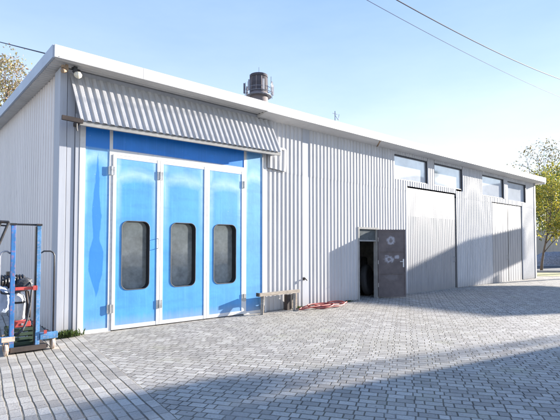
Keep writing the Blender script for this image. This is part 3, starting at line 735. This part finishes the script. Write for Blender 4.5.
# ------------------------------------------------------------------ sawhorse by the wall
sh = thing('sawhorse', 'low weathered wooden trestle standing against the corrugated wall beside the blue doors', 'trestle', (7.0, -0.19, 0))
b_ = MB(); b_.bar((6.38, -0.20, 0.445), (7.68, -0.18, 0.455), 0.10, 0.075); b_.build('beam', 'wood', sh)
b_ = MB(); b_.bar((6.34, -0.20, 0.452), (6.375, -0.20, 0.452), 0.11, 0.085); b_.build('beam_end', 'wood_dark', sh)
for (x, s) in ((6.50, -1), (6.50, 1), (7.52, -1), (7.52, 1)):
    b_ = MB(); b_.bar((x + 0.02 * s, -0.19 + s * 0.035, 0.41), (x + s * 0.12, -0.19 + s * 0.13, 0.0), 0.07, 0.045)
    b_.build('leg', 'wood', sh)
b_ = MB(); b_.bar((6.47, -0.27, 0.16), (6.53, -0.12, 0.16), 0.04, 0.08); b_.build('brace', 'wood_dark', sh)
b_ = MB(); b_.bar((7.42, -0.20, 0.22), (7.60, -0.20, 0.22), 0.03, 0.36); b_.build('end_board', 'wood', sh)
b_ = MB(); b_.box(7.28, 7.40, -0.20, -0.08, 0.0, 0.38); b_.build('block', 'wood_dark', sh)

# ------------------------------------------------------------------ red hose heap
random.seed(3)
m = MB(); pts = []
for k in range(130):
    t = k / 129; a = t * 2 * PI * 3.2
    cx = 8.15 + 0.35 * t; rx = 0.50 + 0.22 * math.sin(a * 0.37); ry = 0.20 + 0.08 * math.sin(a * 0.71 + 1)
    pts.append((cx + rx * math.cos(a), -0.42 + ry * math.sin(a), 0.022 + 0.055 * (0.5 + 0.5 * math.sin(a * 1.7)) + 0.02 * t))
for k in range(1, 16): pts.append((pts[129][0] + 0.055 * k, pts[129][1] + 0.07 * math.sin(k * 0.45), 0.022))
m.tube(pts, 0.018, 8)
tag(m.build('hose', 'hose', smooth=True), 'loose tangle of red hose lying on the paving beside the wooden trestle', 'hose')

# ------------------------------------------------------------------ stacker trolley
def T(x, y, z): return (x, y, z)
st = thing('hand_stacker', 'scuffed blue hand stacker with two upright posts and cream wheels beside the garage corner', 'stacker', (1.50, -0.85, 0))
for px, nm in ((1.235, 'blue_steel'), (1.575, 'blue_pale')):
    p = MB(); p.box(px - 0.029, px + 0.029, -0.91, -0.84, 0.10, 1.91, 0.004); p.build('post', nm, st)
    c = MB(); c.box(px - 0.042, px + 0.042, -0.92, -0.82, 1.91, 1.94, 0.003); c.build('post_cap', 'black_metal', st)
p = MB(); p.tube([(1.235, -0.87, 1.925), (1.575, -0.87, 1.925)], 0.014, 8); p.build('top_bar', 'black_metal', st)
p = MB(); p.box(1.53, 1.537, -0.90, -0.84, 0.12, 1.9); p.box(1.542, 1.546, -0.93, -0.915, 0.3, 1.88); p.build('chain', 'black_metal', st)
def hoop(sx, x0, x1, mat):
    pts = [(x0, -0.87, 1.49), (x0 + sx * 0.04, -0.88, 1.52), (x1 - sx * 0.06, -0.88, 1.52), (x1 - sx * 0.02, -0.88, 1.50), (x1, -0.88, 1.45), (x1, -0.88, 0.26)]
    h = MB(); h.tube(pts, 0.012, 8); return h.build('side_hoop', mat, st, smooth=True)
hoop(1, 1.61, 1.80, 'black_metal'); hoop(-1, 1.20, 1.07, 'grey_tube')
p = MB(); p.box(1.27, 1.54, -0.905, -0.865, 0.94, 0.985); p.box(1.50, 1.56, -0.93, -0.905, 0.93, 1.0); p.build('crossbar', 'red_paint', st)
p = MB(); p.box(1.61, 1.86, -0.92, -0.85, 0.17, 0.27, 0.005); p.build('axle_arm', 'blue_pale', st)
p = MB(); p.box(1.02, 1.20, -0.94, -0.87, 0.17, 0.27, 0.005); p.build('axle_arm', 'blue_pale', st)
p = MB(); p.box(1.10, 1.27, -0.955, -0.942, 0.20, 0.27, 0.003); p.build('end_plate', 'cream', st)
p = MB(); p.box(1.66, 1.70, -0.935, -0.92, 0.26, 0.31); p.build('red_plate', 'red_paint', st)
p = MB(); p.box(1.20, 1.72, -0.92, -0.24, 0.045, 0.085, 0.004); p.box(1.22, 1.70, -0.93, -0.90, 0.03, 0.10); p.build('platform', 'wood_dark', st)
for wx, wy in ((1.16, -0.93), (1.80, -0.86), (1.24, -0.30), (1.66, -0.30)):
    q = MB(); q.lathe((wx - 0.025, wy, 0.085), (1, 0, 0), [(0, 0.05), (0.002, 0.08), (0.012, 0.085), (0.038, 0.085), (0.048, 0.08), (0.05, 0.05)], 22); wh = q.build('wheel', 'cream', st, smooth=False)
    q = MB(); q.lathe((wx - 0.03, wy, 0.085), (1, 0, 0), [(0, 0.022), (0.06, 0.022)], 12); q.build('hub', 'steel', wh)
    q = MB(); q.box(wx - 0.038, wx - 0.031, wy - 0.03, wy + 0.03, 0.07, 0.19); q.box(wx + 0.031, wx + 0.038, wy - 0.03, wy + 0.03, 0.07, 0.19); q.box(wx - 0.038, wx + 0.038, wy - 0.03, wy + 0.03, 0.19, 0.196); q.build('wheel_fork', 'rust', st)
# load
def blob(name, mat, c, s, parent=None, seed=1, amp=0.12, sub=3, fr=3.0):
    from mathutils import noise as mn
    b = bmesh.new(); bmesh.ops.create_icosphere(b, subdivisions=sub, radius=1)
    for v in b.verts:
        k = 1 + amp * mn.noise(v.co * fr + Vector((seed, seed * 2.1, 0))) * 2
        p = v.co
        q = Vector([math.copysign(abs(p[i]) ** 0.75, p[i]) for i in range(3)])
        v.co = Vector((q.x * s[0] * k + c[0], q.y * s[1] * k + c[1], q.z * s[2] * k + c[2]))
    m = MB(); m.bm.free(); m.bm = b
    return m.build(name, mat, parent, smooth=True)
tag(blob('sack', 'sack', (1.13, -0.62, 0.78), (0.11, 0.13, 0.23), seed=4), 'crumpled pale blue and white sack tucked behind the left post of the stacker', 'sack')
eng = thing('electric_motor', 'dark finned motor lying on top of the load between the stacker posts', 'motor', (1.34, -0.6, 0.98))
q = MB(); q.lathe((1.10, -0.58, 1.05), (1, 0, 0), [(0, 0.06)] + [(0.02 + 0.02 * i, 0.115 if i % 2 else 0.098) for i in range(16)] + [(0.36, 0.07)], 22); q.build('casing', 'black_metal', eng)
q = MB(); q.box(1.28, 1.48, -0.70, -0.50, 0.90, 0.99, 0.01); q.lathe((1.46, -0.58, 1.02), (1, 0, 0), [(0, 0.02), (0.09, 0.02)], 10); q.build('base_plate', 'dark_frame', eng)
q = MB(); q.box(1.20, 1.30, -0.66, -0.54, 1.15, 1.21, 0.008); q.build('terminal_box', 'black_metal', eng)
tag(blob('tarp', 'tarp', (1.42, -0.62, 1.02), (0.13, 0.12, 0.085), seed=9, amp=0.22, fr=4.0), 'crumpled dark tarpaulin bundled over the motor on the stacker', 'tarpaulin')
hz_ = MB()
hz_.tube([(1.30, -0.74, 1.12), (1.20, -0.80, 1.14), (1.10, -0.80, 1.08), (1.06, -0.78, 0.98), (1.12, -0.79, 0.9), (1.24, -0.80, 0.88), (1.36, -0.81, 0.93), (1.48, -0.80, 1.04), (1.52, -0.76, 0.96), (1.50, -0.75, 0.7), (1.46, -0.76, 0.46), (1.40, -0.77, 0.32), (1.30, -0.80, 0.26)], 0.016, 8)
tag(hz_.build('rubber_hose', 'tarp', smooth=True), 'black rubber hose looped over the load between the stacker posts', 'hose')
ca = thing('gas_canister', 'white canister with dark straps standing on the stacker platform', 'canister', (1.36, -0.62, 0.5))
q = MB(); q.lathe((1.35, -0.62, 0.46), (0, 0, 1), [(0, 0.07), (0.02, 0.105), (0.32, 0.108), (0.38, 0.085), (0.41, 0.04), (0.44, 0.04)], 24); q.build('body', 'canister', ca, smooth=True)
q = MB(); q.lathe((1.35, -0.62, 0.72), (0, 0, 1), [(0, 0.11), (0.03, 0.11)], 24); q.build('strap', 'black_rubber', ca)
q = MB(); q.tube([(1.46, -0.66, 0.9), (1.47, -0.72, 0.7), (1.45, -0.74, 0.55), (1.49, -0.72, 0.45)], 0.018, 8); q.tube([(1.49, -0.66, 0.9), (1.51, -0.72, 0.72), (1.50, -0.74, 0.5)], 0.013, 8); q.build('hose', 'wood_dark', ca, smooth=True)
tb = thing('toolbox', 'small red toolbox under the white canister on the stacker', 'toolbox', (1.38, -0.62, 0.35))
q = MB(); q.box(1.30, 1.52, -0.72, -0.50, 0.36, 0.44, 0.006); q.build('body', 'red_paint', tb)
q = MB(); q.box(1.39, 1.42, -0.728, -0.721, 0.385, 0.42); q.build('latch', 'steel', tb)
cr = thing('crate', 'dark green plastic crate at the bottom of the load on the stacker platform', 'crate', (1.4, -0.6, 0.085))
q = MB()
q.box(1.22, 1.56, -0.76, -0.44, 0.085, 0.10)
for z0 in (0.10, 0.17, 0.24, 0.31): q.box(1.22, 1.56, -0.775, -0.762, z0, z0 + 0.045); q.box(1.22, 1.56, -0.44, -0.428, z0, z0 + 0.045); q.box(1.207, 1.22, -0.76, -0.44, z0, z0 + 0.045); q.box(1.56, 1.572, -0.76, -0.44, z0, z0 + 0.045)
for cx in (1.22, 1.54): q.box(cx, cx + 0.02, -0.76, -0.74, 0.1, 0.36); q.box(cx, cx + 0.02, -0.46, -0.44, 0.1, 0.36)
q.build('body', 'dark_green', cr)
# black tube rack further left
rk = thing('tube_rack', 'black tubular rack cut off by the left edge, beside the blue stacker', 'rack', (0.9, -0.5, 0))
q = MB()
q.tube([(0.55, -0.62, 1.985), (1.215, -0.62, 1.965)], 0.022, 8)
q.tube([(0.55, -0.60, 1.93), (1.20, -0.60, 1.91)], 0.012, 8)
q.tube([(1.215, -0.62, 1.975), (1.02, -0.62, 1.42), (0.85, -0.62, 0.9)], 0.019, 8)
q.tube([(1.12, -0.62, 1.975), (0.98, -0.62, 1.55)], 0.012, 8)
q.build('handle_frame', 'black_metal', rk)
q = MB(); q.tube([(0.85, -0.62, 0.9), (0.85, -0.62, 0.08)], 0.016, 8); q.tube([(0.45, -0.62, 1.985), (0.45, -0.62, 0.08)], 0.016, 8); q.tube([(0.45, -0.1, 1.2), (0.45, -0.1, 0.08)], 0.016, 8); q.tube([(0.85, -0.1, 1.2), (0.85, -0.1, 0.08)], 0.016, 8); q.build('leg_frame', 'black_metal', rk)
for zz in (0.3, 0.85):
    q = MB(); q.box(0.44, 0.86, -0.63, -0.09, zz, zz + 0.03); q.build('shelf', 'black_metal', rk)

# ------------------------------------------------------------------ tyres inside the doorway
random.seed(11)
def tyre(c, ax, r, label):
    t = thing('tyre', label, 'tyre', c, 0, 'old tyres inside the doorway')
    a = Vector(ax).normalized(); c = Vector(c)
    q = MB(); q.lathe(c - a * 0.1, a, [(0.03, r * 0.60), (0.0, r * 0.70), (0.0, r * 0.88), (0.03, r * 0.98), (0.06, r), (0.14, r), (0.17, r * 0.98), (0.2, r * 0.88), (0.2, r * 0.70), (0.17, r * 0.60)], 32); q.build('casing', 'tyre', t, smooth=True)
    q = MB(); q.lathe(c - a * 0.06, a, [(0, r * 0.15), (0.01, r * 0.58), (0.10, r * 0.58), (0.11, r * 0.15)], 24); q.build('rim', 'grey_pane', t)
tyre((11.50, 0.65, 0.5), (0.35, -0.93, 0.1), 0.5, 'large dark wheel leaning just inside the open doorway, in front')
tyre((12.1, 1.25, 0.62), (0.6, -0.8, 0.0), 0.62, 'dark wheel standing behind the other one inside the doorway')

# ------------------------------------------------------------------ chimney far behind
ch = thing('brick_chimney', 'round brick chimney with a dark top and antennas, far behind the roof', 'chimney', (36.3, 38.5, 0))
q = MB(); q.lathe((36.3, 38.5, 0), (0, 0, 1), [(0, 2.0), (20, 1.30), (22.4, 1.20)], 28); q.build('shaft', 'chimney', ch, smooth=True)
q = MB(); q.lathe((36.3, 38.5, 22.4), (0, 0, 1), [(0, 1.21), (0.1, 1.19), (2.1, 1.12), (2.15, 1.22), (2.45, 1.22), (2.46, 0.9)], 28); q.build('top', 'chimney_dark', ch)
q = MB()
for a in range(10):
    t = a * 2 * PI / 10; q.bar((36.3 + 1.2 * math.cos(t), 38.5 + 1.2 * math.sin(t), 22.5), (36.3 + 1.12 * math.cos(t), 38.5 + 1.12 * math.sin(t), 24.5), 0.16, 0.06)
q.build('pilasters', 'chimney', ch)
q = MB(); q.lathe((36.3, 38.5, 21.9), (0, 0, 1), [(0, 1.75), (0.06, 1.75)], 24)
for z0 in (22.4, 22.9):
    q.tube([(36.3 + 1.75 * math.cos(t * PI / 12), 38.5 + 1.75 * math.sin(t * PI / 12), z0) for t in range(24)], 0.035, 6, closed=True)
q.build('platform', 'antenna', ch)
for i, a in enumerate((15, 62, 120, 165, 205, 250, 300, 338)):
    t = math.radians(a + 130); R = 1.85; x, y = 36.3 + R * math.cos(t), 38.5 + R * math.sin(t)
    q = MB(); q.tube([(x, y, 21.8), (x, y, 24.4 if i % 2 else 23.8)], 0.04, 6)
    q.bar((x + 0.12 * math.cos(t), y + 0.12 * math.sin(t), 22.3), (x + 0.12 * math.cos(t), y + 0.12 * math.sin(t), 23.7), 0.26, 0.12)
    if i % 3 == 0: q.lathe((x, y, 23.2), (math.cos(t), math.sin(t), 0), [(0, 0.05), (0.12, 0.3), (0.16, 0.3)], 14)
    q.build('antenna', 'antenna', ch)
q = MB(); q.tube([(36.3, 38.5, 24.8), (36.3, 38.5, 26.0)], 0.03, 6); q.build('lightning_rod', 'antenna', ch)

# ------------------------------------------------------------------ trees
def tree(loc, H, trunk_r, crown_c, crown_r, n, leaf, mat, label, group, seed, lean=0.0, clumps=40, bare=0.5, limbs=9, card=None):
    rnd = random.Random(seed)
    t = thing('broadleaf_tree', label, 'tree', loc, 0, group)
    base = Vector(loc); cc = base + Vector(crown_c)
    tr = MB()
    top_ = cc + Vector((0, 0, crown_r[2] * 0.5))
    ctrl = [base + (top_ - base) * (k / 9) + Vector((rnd.uniform(-1, 1), rnd.uniform(-1, 1), 0)) * trunk_r * 0.9 * (0 if k == 0 else 1) for k in range(10)]
    tr.tube(ctrl, 1, 10, radii=[trunk_r * (1.25 if k == 0 else 1 - 0.85 * k / 9) for k in range(10)])
    cl = []
    for i in range(clumps):
        while True:
            d = Vector((rnd.uniform(-1, 1), rnd.uniform(-1, 1), rnd.uniform(-1, 1)))
            if 0.15 < d.length < 1: break
        d = d * (0.75 + 0.25 * rnd.random()) / max(d.length, 0.55)
        cl.append((cc + Vector((d.x * crown_r[0], d.y * crown_r[1], d.z * crown_r[2])), rnd.uniform(0.6, 1.3)))
    ends = []
    for i, (p, s) in enumerate(cl):
        if i < limbs * 3:
            k = rnd.randint(3, 8); a = ctrl[k]
            if a.z > p.z: a = ctrl[max(2, k - 3)]
            mid = a.lerp(p, 0.5) + Vector((rnd.uniform(-.2, .2), rnd.uniform(-.2, .2), 0.25)) * crown_r[0] * 0.3
            rr = trunk_r * (0.35 if i < limbs else 0.18)
            tr.tube([a, a.lerp(mid, .5) + Vector((0, 0, .03)), mid, mid.lerp(p, .5), p], 1, 6, radii=[rr, rr * .8, rr * .6, rr * .4, rr * .15])
            for q in range(3):
                e = p + Vector((rnd.gauss(0, 1), rnd.gauss(0, 1), rnd.gauss(0.3, .8))) * crown_r[0] * 0.16
                tr.tube([mid.lerp(p, rnd.uniform(.2, .8)), e], 1, 4, radii=[rr * .35, rr * .08]); ends.append(e)
    tr.build('trunk', 'bark', t, smooth=True)
    verts = []; faces = []
    spread = crown_r[0] * 0.24
    for i in range(n):
        c, s = rnd.choice(cl) if (not ends or rnd.random() < 0.75) else (rnd.choice(ends), 0.5)
        g = Vector((rnd.gauss(0, 1), rnd.gauss(0, 1), rnd.gauss(0, .7)))
        p = c + g * spread * s
        nrm = Vector((rnd.gauss(0, 1), rnd.gauss(0, 1), rnd.gauss(0.3, 1))).normalized(); x = nrm.orthogonal().normalized(); 
        x = (Matrix.Rotation(rnd.uniform(0, 6.28), 3, nrm) @ x); y = nrm.cross(x)
        L = leaf * rnd.uniform(0.6, 1.3); W = L * 0.55
        b = len(verts)
        verts += [p - x * L / 2, p + y * W / 2 + nrm * L * .06, p + x * L / 2, p - y * W / 2 + nrm * L * .06]; faces.append((b, b + 1, b + 2, b + 3))
    off = Vector(t.location)
    me = bpy.data.meshes.new('crown'); me.from_pydata([v - off for v in verts], [], faces); me.materials.append(M[mat])
    o = bpy.data.objects.new('crown', me); C.objects.link(o); o.parent = t
    return t
tree((29.74, 1.72, 0), 6, 0.075, (0.75, -0.55, 4.15), (1.55, 1.55, 1.9), 6500, 0.15, 'leaf_mix', 'yellow-green tree with a slim straight trunk, nearest to the end of the garage', 'trees beyond the garage', 5, clumps=44)
tree((56.5, 8.3, 0), 9, 0.2, (0.0, 0.0, 6.6), (4.4, 4.4, 3.3), 13000, 0.26, 'leaf_green', 'dense dark green tree rising behind the pale fence at the right edge', 'trees beyond the garage', 6, clumps=70)
tree((54.5, 7.2, 0), 10, 0.16, (0.2, 0.4, 8.2), (2.6, 2.6, 2.7), 3200, 0.23, 'leaf_yellow', 'loose yellowing tree rising above the dark green one at the right edge', 'trees beyond the garage', 8, clumps=30)
tree((62.0, 13.0, 0), 14, 0.18, (0.0, -0.2, 11.8), (2.6, 2.6, 3.3), 1300, 0.25, 'leaf_sparse', 'thin sparse tree with bare twigs showing above the end of the roof', 'trees beyond the garage', 9, clumps=34)
tree((52, 16, 0), 11, 0.14, (0, 0, 10.0), (0.9, 0.9, 2.0), 260, 0.2, 'leaf_sparse', 'wispy tree top just showing over the roof left of the other trees', 'trees beyond the garage', 12, clumps=12)
tree((52, 4.0, 0), 9, 0.2, (0, 0, 5.6), (4, 4, 3.2), 7000, 0.26, 'leaf_green', 'broad green tree further back beyond the fence', 'trees beyond the garage', 14, clumps=60)
tree((4.3, 20.0, 0), 13, 0.16, (-0.1, 0.0, 9.3), (1.7, 1.7, 3.3), 7500, 0.14, 'leaf_autumn', 'tall tree with pinkish and yellow autumn leaves behind the left side of the roof', 'tree', 21, clumps=46)

# ------------------------------------------------------------------ fence, gravel heap
fn = thing('sheet_fence', 'tall beige sheet metal fence with dark top rail beyond the road', 'fence', (41, 1.8, 0))
A = Vector((41, 1.8, 0)); B = Vector((67, 16.9, 0)); d = (B - A).normalized(); n = Vector((d.y, -d.x, 0)); Lf = (B - A).length
q = MB(); pr = corr(0, Lf, 0.3, 0.035)
q.sheet(pr, lambda a, h: tuple(A + d * a + n * h + Vector((0, 0, 0.1))), lambda a, h: tuple(A + d * a + n * h + Vector((0, 0, 3.45)))); q.build('fence_panel', 'fence', fn)
q = MB(); q.bar(A + Vector((0, 0, 3.50)), B + Vector((0, 0, 3.50)), 0.08, 0.09); q.build('top_rail', 'dark_frame', fn)
k = 0.0
while k < Lf:
    q = MB(); p = A + d * k + n * 0.12; q.box(p.x - .04, p.x + .04, p.y - .04, p.y + .04, 0, 3.6); q.build('post', 'dark_frame', fn); k += 3.0

from mathutils import noise as mnoise
gb = bmesh.new(); bmesh.ops.create_grid(gb, x_segments=70, y_segments=44, size=1)
for v in gb.verts:
    x, y = v.co.x, v.co.y; rr = (abs(x) ** 2.6 + abs(y) ** 2.2)
    h = max(0.0, 1 - rr) ** 0.55 * 1.12
    h += 0.10 * mnoise.noise(Vector((x * 5, y * 4, 1.3))) * (1 if rr < 0.95 else 0) + 0.04 * mnoise.noise(Vector((x * 17, y * 13, 4.3))) * (1 if rr < 0.95 else 0)
    P_ = across(38.0 + y * 1.3, 23.9 + x * 2.3, max(h, 0) - 0.02); v.co = Vector(P_)
m = MB(); m.bm.free(); m.bm = gb
M['gravel'] = simple('blue_grey_gravel', (0.24, 0.245, 0.26), 0.95, var=0.45, scale=9, bmp=1.0, dirt=(0.30, 0.30, 0.30), dirt_amt=0.5)
tag(m.build('gravel_heap', 'gravel', smooth=True), 'low blue-grey heap of gravel beyond the road in front of the beige fence', 'heap')


# ------------------------------------------------------------------ weeds at the corner
rnd = random.Random(2)
def weed(c, n, spread, h, label, group='weeds at the foot of the corner'):
    t = thing('weed', label, 'plant', (c[0], c[1], 0), 0, group)
    verts = []; faces = []
    for i in range(n):
        a = rnd.uniform(0, 2 * PI); r = abs(rnd.gauss(0, spread)); p = Vector((c[0] + r * math.cos(a) * 1.4, c[1] + r * math.sin(a) * 0.6, 0.004))
        tip = p + Vector((rnd.gauss(0, 0.6), rnd.gauss(0, 0.6), 1.2)).normalized() * h * rnd.uniform(0.4, 1.1)
        w_ = Vector((rnd.gauss(0, 1), rnd.gauss(0, 1), 0)).normalized() * rnd.uniform(0.006, 0.016); m = p.lerp(tip, 0.6) + Vector((0, 0, 0.01))
        b = len(verts); verts += [p, m + w_, tip, m - w_]; faces.append((b, b + 1, b + 2, b + 3))
    off = Vector(t.location); me = bpy.data.meshes.new('leaves'); me.from_pydata([v - off for v in verts], [], faces); me.materials.append(M['weed'])
    o = bpy.data.objects.new('leaves', me); C.objects.link(o); o.parent = t
weed((2.20, -0.13), 420, 0.075, 0.15, 'bushy green weed growing at the foot of the grey corner strip')
weed((1.98, -0.12), 160, 0.07, 0.07, 'low flat weed left of the bushy one at the corner')
weed((7.72, -0.10), 90, 0.06, 0.06, 'small weed growing at the wall behind the trestle end', None)
weed((9.7, -0.10), 60, 0.07, 0.05, 'tiny weed at the wall foot beyond the red hose', None)
weed((2.38, -0.12), 70, 0.05, 0.06, 'small weed tuft beside the white door post')

# ------------------------------------------------------------------ unseen gantry, building and tree, shaped to cast the yard's shadows
gt = thing('shadow_gantry', 'unseen raised gantry on posts, added to shade the wall and yard', 'gantry', (38, -7, 0))
q = MB(); q.prism([(-3.37, 4.80), (-3.37, 6.35), (-4.5, 7.02), (-5.4, 7.0), (-7.7, 6.86), (-9.86, 6.83), (-10.4, 6.4), (-10.4, 4.6), (-5.7, 4.6), (-4.4, 5.15)], 38.0, 38.4, lambda a, b, h: (h, a, b)); q.build('cladding', 'pale_sheet', gt)  # outline set by the shadow band it has to cast
for y in (-4.0, -10.2):
    q = MB(); q.box(38.1, 38.3, y - .1, y + .1, 0, 4.9); q.build('post', 'dark_frame', gt)
ws = thing('workshop', 'unseen two storey pale workshop across the yard, skewed to shape its shadow', 'building', (38, -19, 0))
foot = [(31, -27), (45, -27), (45, -13.85), (31, -10.8)]  # side wall skewed along the sun to set the shadow edge
q = MB(); q.prism(foot, 0, 7.05); q.build('wall', 'plaster', ws)
q = MB(); q.prism([(30.85, -27.2), (45.2, -27.2), (45.2, -13.8), (30.85, -10.78)], 7.051, 7.2); q.build('roof', 'pale_sheet', ws)
for zz in (1.0, 4.2):
    for n_ in range(5):
        yy = -25.5 + 2.8 * n_
        q = MB(); q.box(30.95, 30.998, yy, yy + 1.3, zz, zz + 1.5); f = q.build('window', 'white_paint', ws)
        q = MB(); q.box(30.94, 30.949, yy + .08, yy + 1.22, zz + .08, zz + 1.42); q.build('pane', 'glass_dark', f)

tree((33.2, -11.6, 0), 8, 0.05, (-0.3, 0.85, 7.5), (0.5, 0.4, 0.22), 1500, 0.13, 'leaf_green', 'unseen slender tree beside the pale workshop, crown shaped for its shadow', 'trees across the yard', 41, clumps=26)
# ------------------------------------------------------------------ light, sky, camera
sun_v = Vector((4.7, -1.0, 1.15)).normalized()
sl = bpy.data.lights.new('sun', 'SUN'); sl.energy = 4.1; sl.angle = math.radians(0.5); sl.color = (1.0, 0.94, 0.86)
so = bpy.data.objects.new('sun', sl); C.objects.link(so); so.rotation_euler = sun_v.to_track_quat('Z', 'Y').to_euler(); so.location = (30, -20, 30)
wd = bpy.data.worlds.new('World'); S.world = wd; wd.use_nodes = True
nt = wd.node_tree; bg = nt.nodes['Background']
sky = nt.nodes.new('ShaderNodeTexSky'); sky.sky_type = 'NISHITA'; sky.sun_disc = False
sky.sun_elevation = math.asin(sun_v.z); sky.sun_rotation = math.atan2(sun_v.x, sun_v.y)
sky.air_density = 1.0; sky.dust_density = 0.0; sky.ozone_density = 1.5; sky.altitude = 100
hz = nt.nodes.new('ShaderNodeMix'); hz.data_type = 'RGBA'; hz.inputs[0].default_value = 0.93     # thin high veil evening out the blue
tc = nt.nodes.new('ShaderNodeTexCoord'); sp = nt.nodes.new('ShaderNodeSeparateXYZ'); nt.links.new(tc.outputs['Generated'], sp.inputs[0])
wn = noise(nt, coords(nt, 'Generated', (1, 1, 3.5)), 2.2, 6, 0.6)
el = math_n(nt, 'ADD', sp.outputs[2], math_n(nt, 'MULTIPLY', math_n(nt, 'SUBTRACT', wn, 0.5), -0.16))
rp = ramp(nt, el, [(0.0, (0.66, 0.69, 0.73)), (0.17, (0.57, 0.63, 0.71)), (0.34, (0.35, 0.46, 0.67)), (0.52, (0.20, 0.32, 0.60)), (1.0, (0.17, 0.33, 0.72))])
vm = nt.nodes.new('ShaderNodeVectorMath'); vm.operation = 'SCALE'; vm.inputs['Scale'].default_value = 3.3
nt.links.new(rp, vm.inputs[0]); nt.links.new(vm.outputs[0], hz.inputs[7]); nt.links.new(sky.outputs[0], hz.inputs[6])
nt.links.new(hz.outputs[2], bg.inputs[0]); bg.inputs[1].default_value = 0.12

cam = bpy.data.cameras.new('camera'); co = bpy.data.objects.new('camera', cam); C.objects.link(co)
co.location = (0, -8.44, 1.6)
co.rotation_euler = (math.radians(92.0), 0, math.radians(49.5 - 90))
cam.sensor_width = 36; cam.lens = 36 * 440 / 560
cam.shift_y = (246 - 440 * math.tan(math.radians(2.0)) - 210) / 560
cam.clip_end = 2000; cam.clip_start = 0.05
S.camera = co
S.render.resolution_x = 1024; S.render.resolution_y = 768
S.view_settings.view_transform = 'Standard'; S.view_settings.look = 'None'; S.view_settings.gamma = 1
S.view_settings.exposure = 2.22
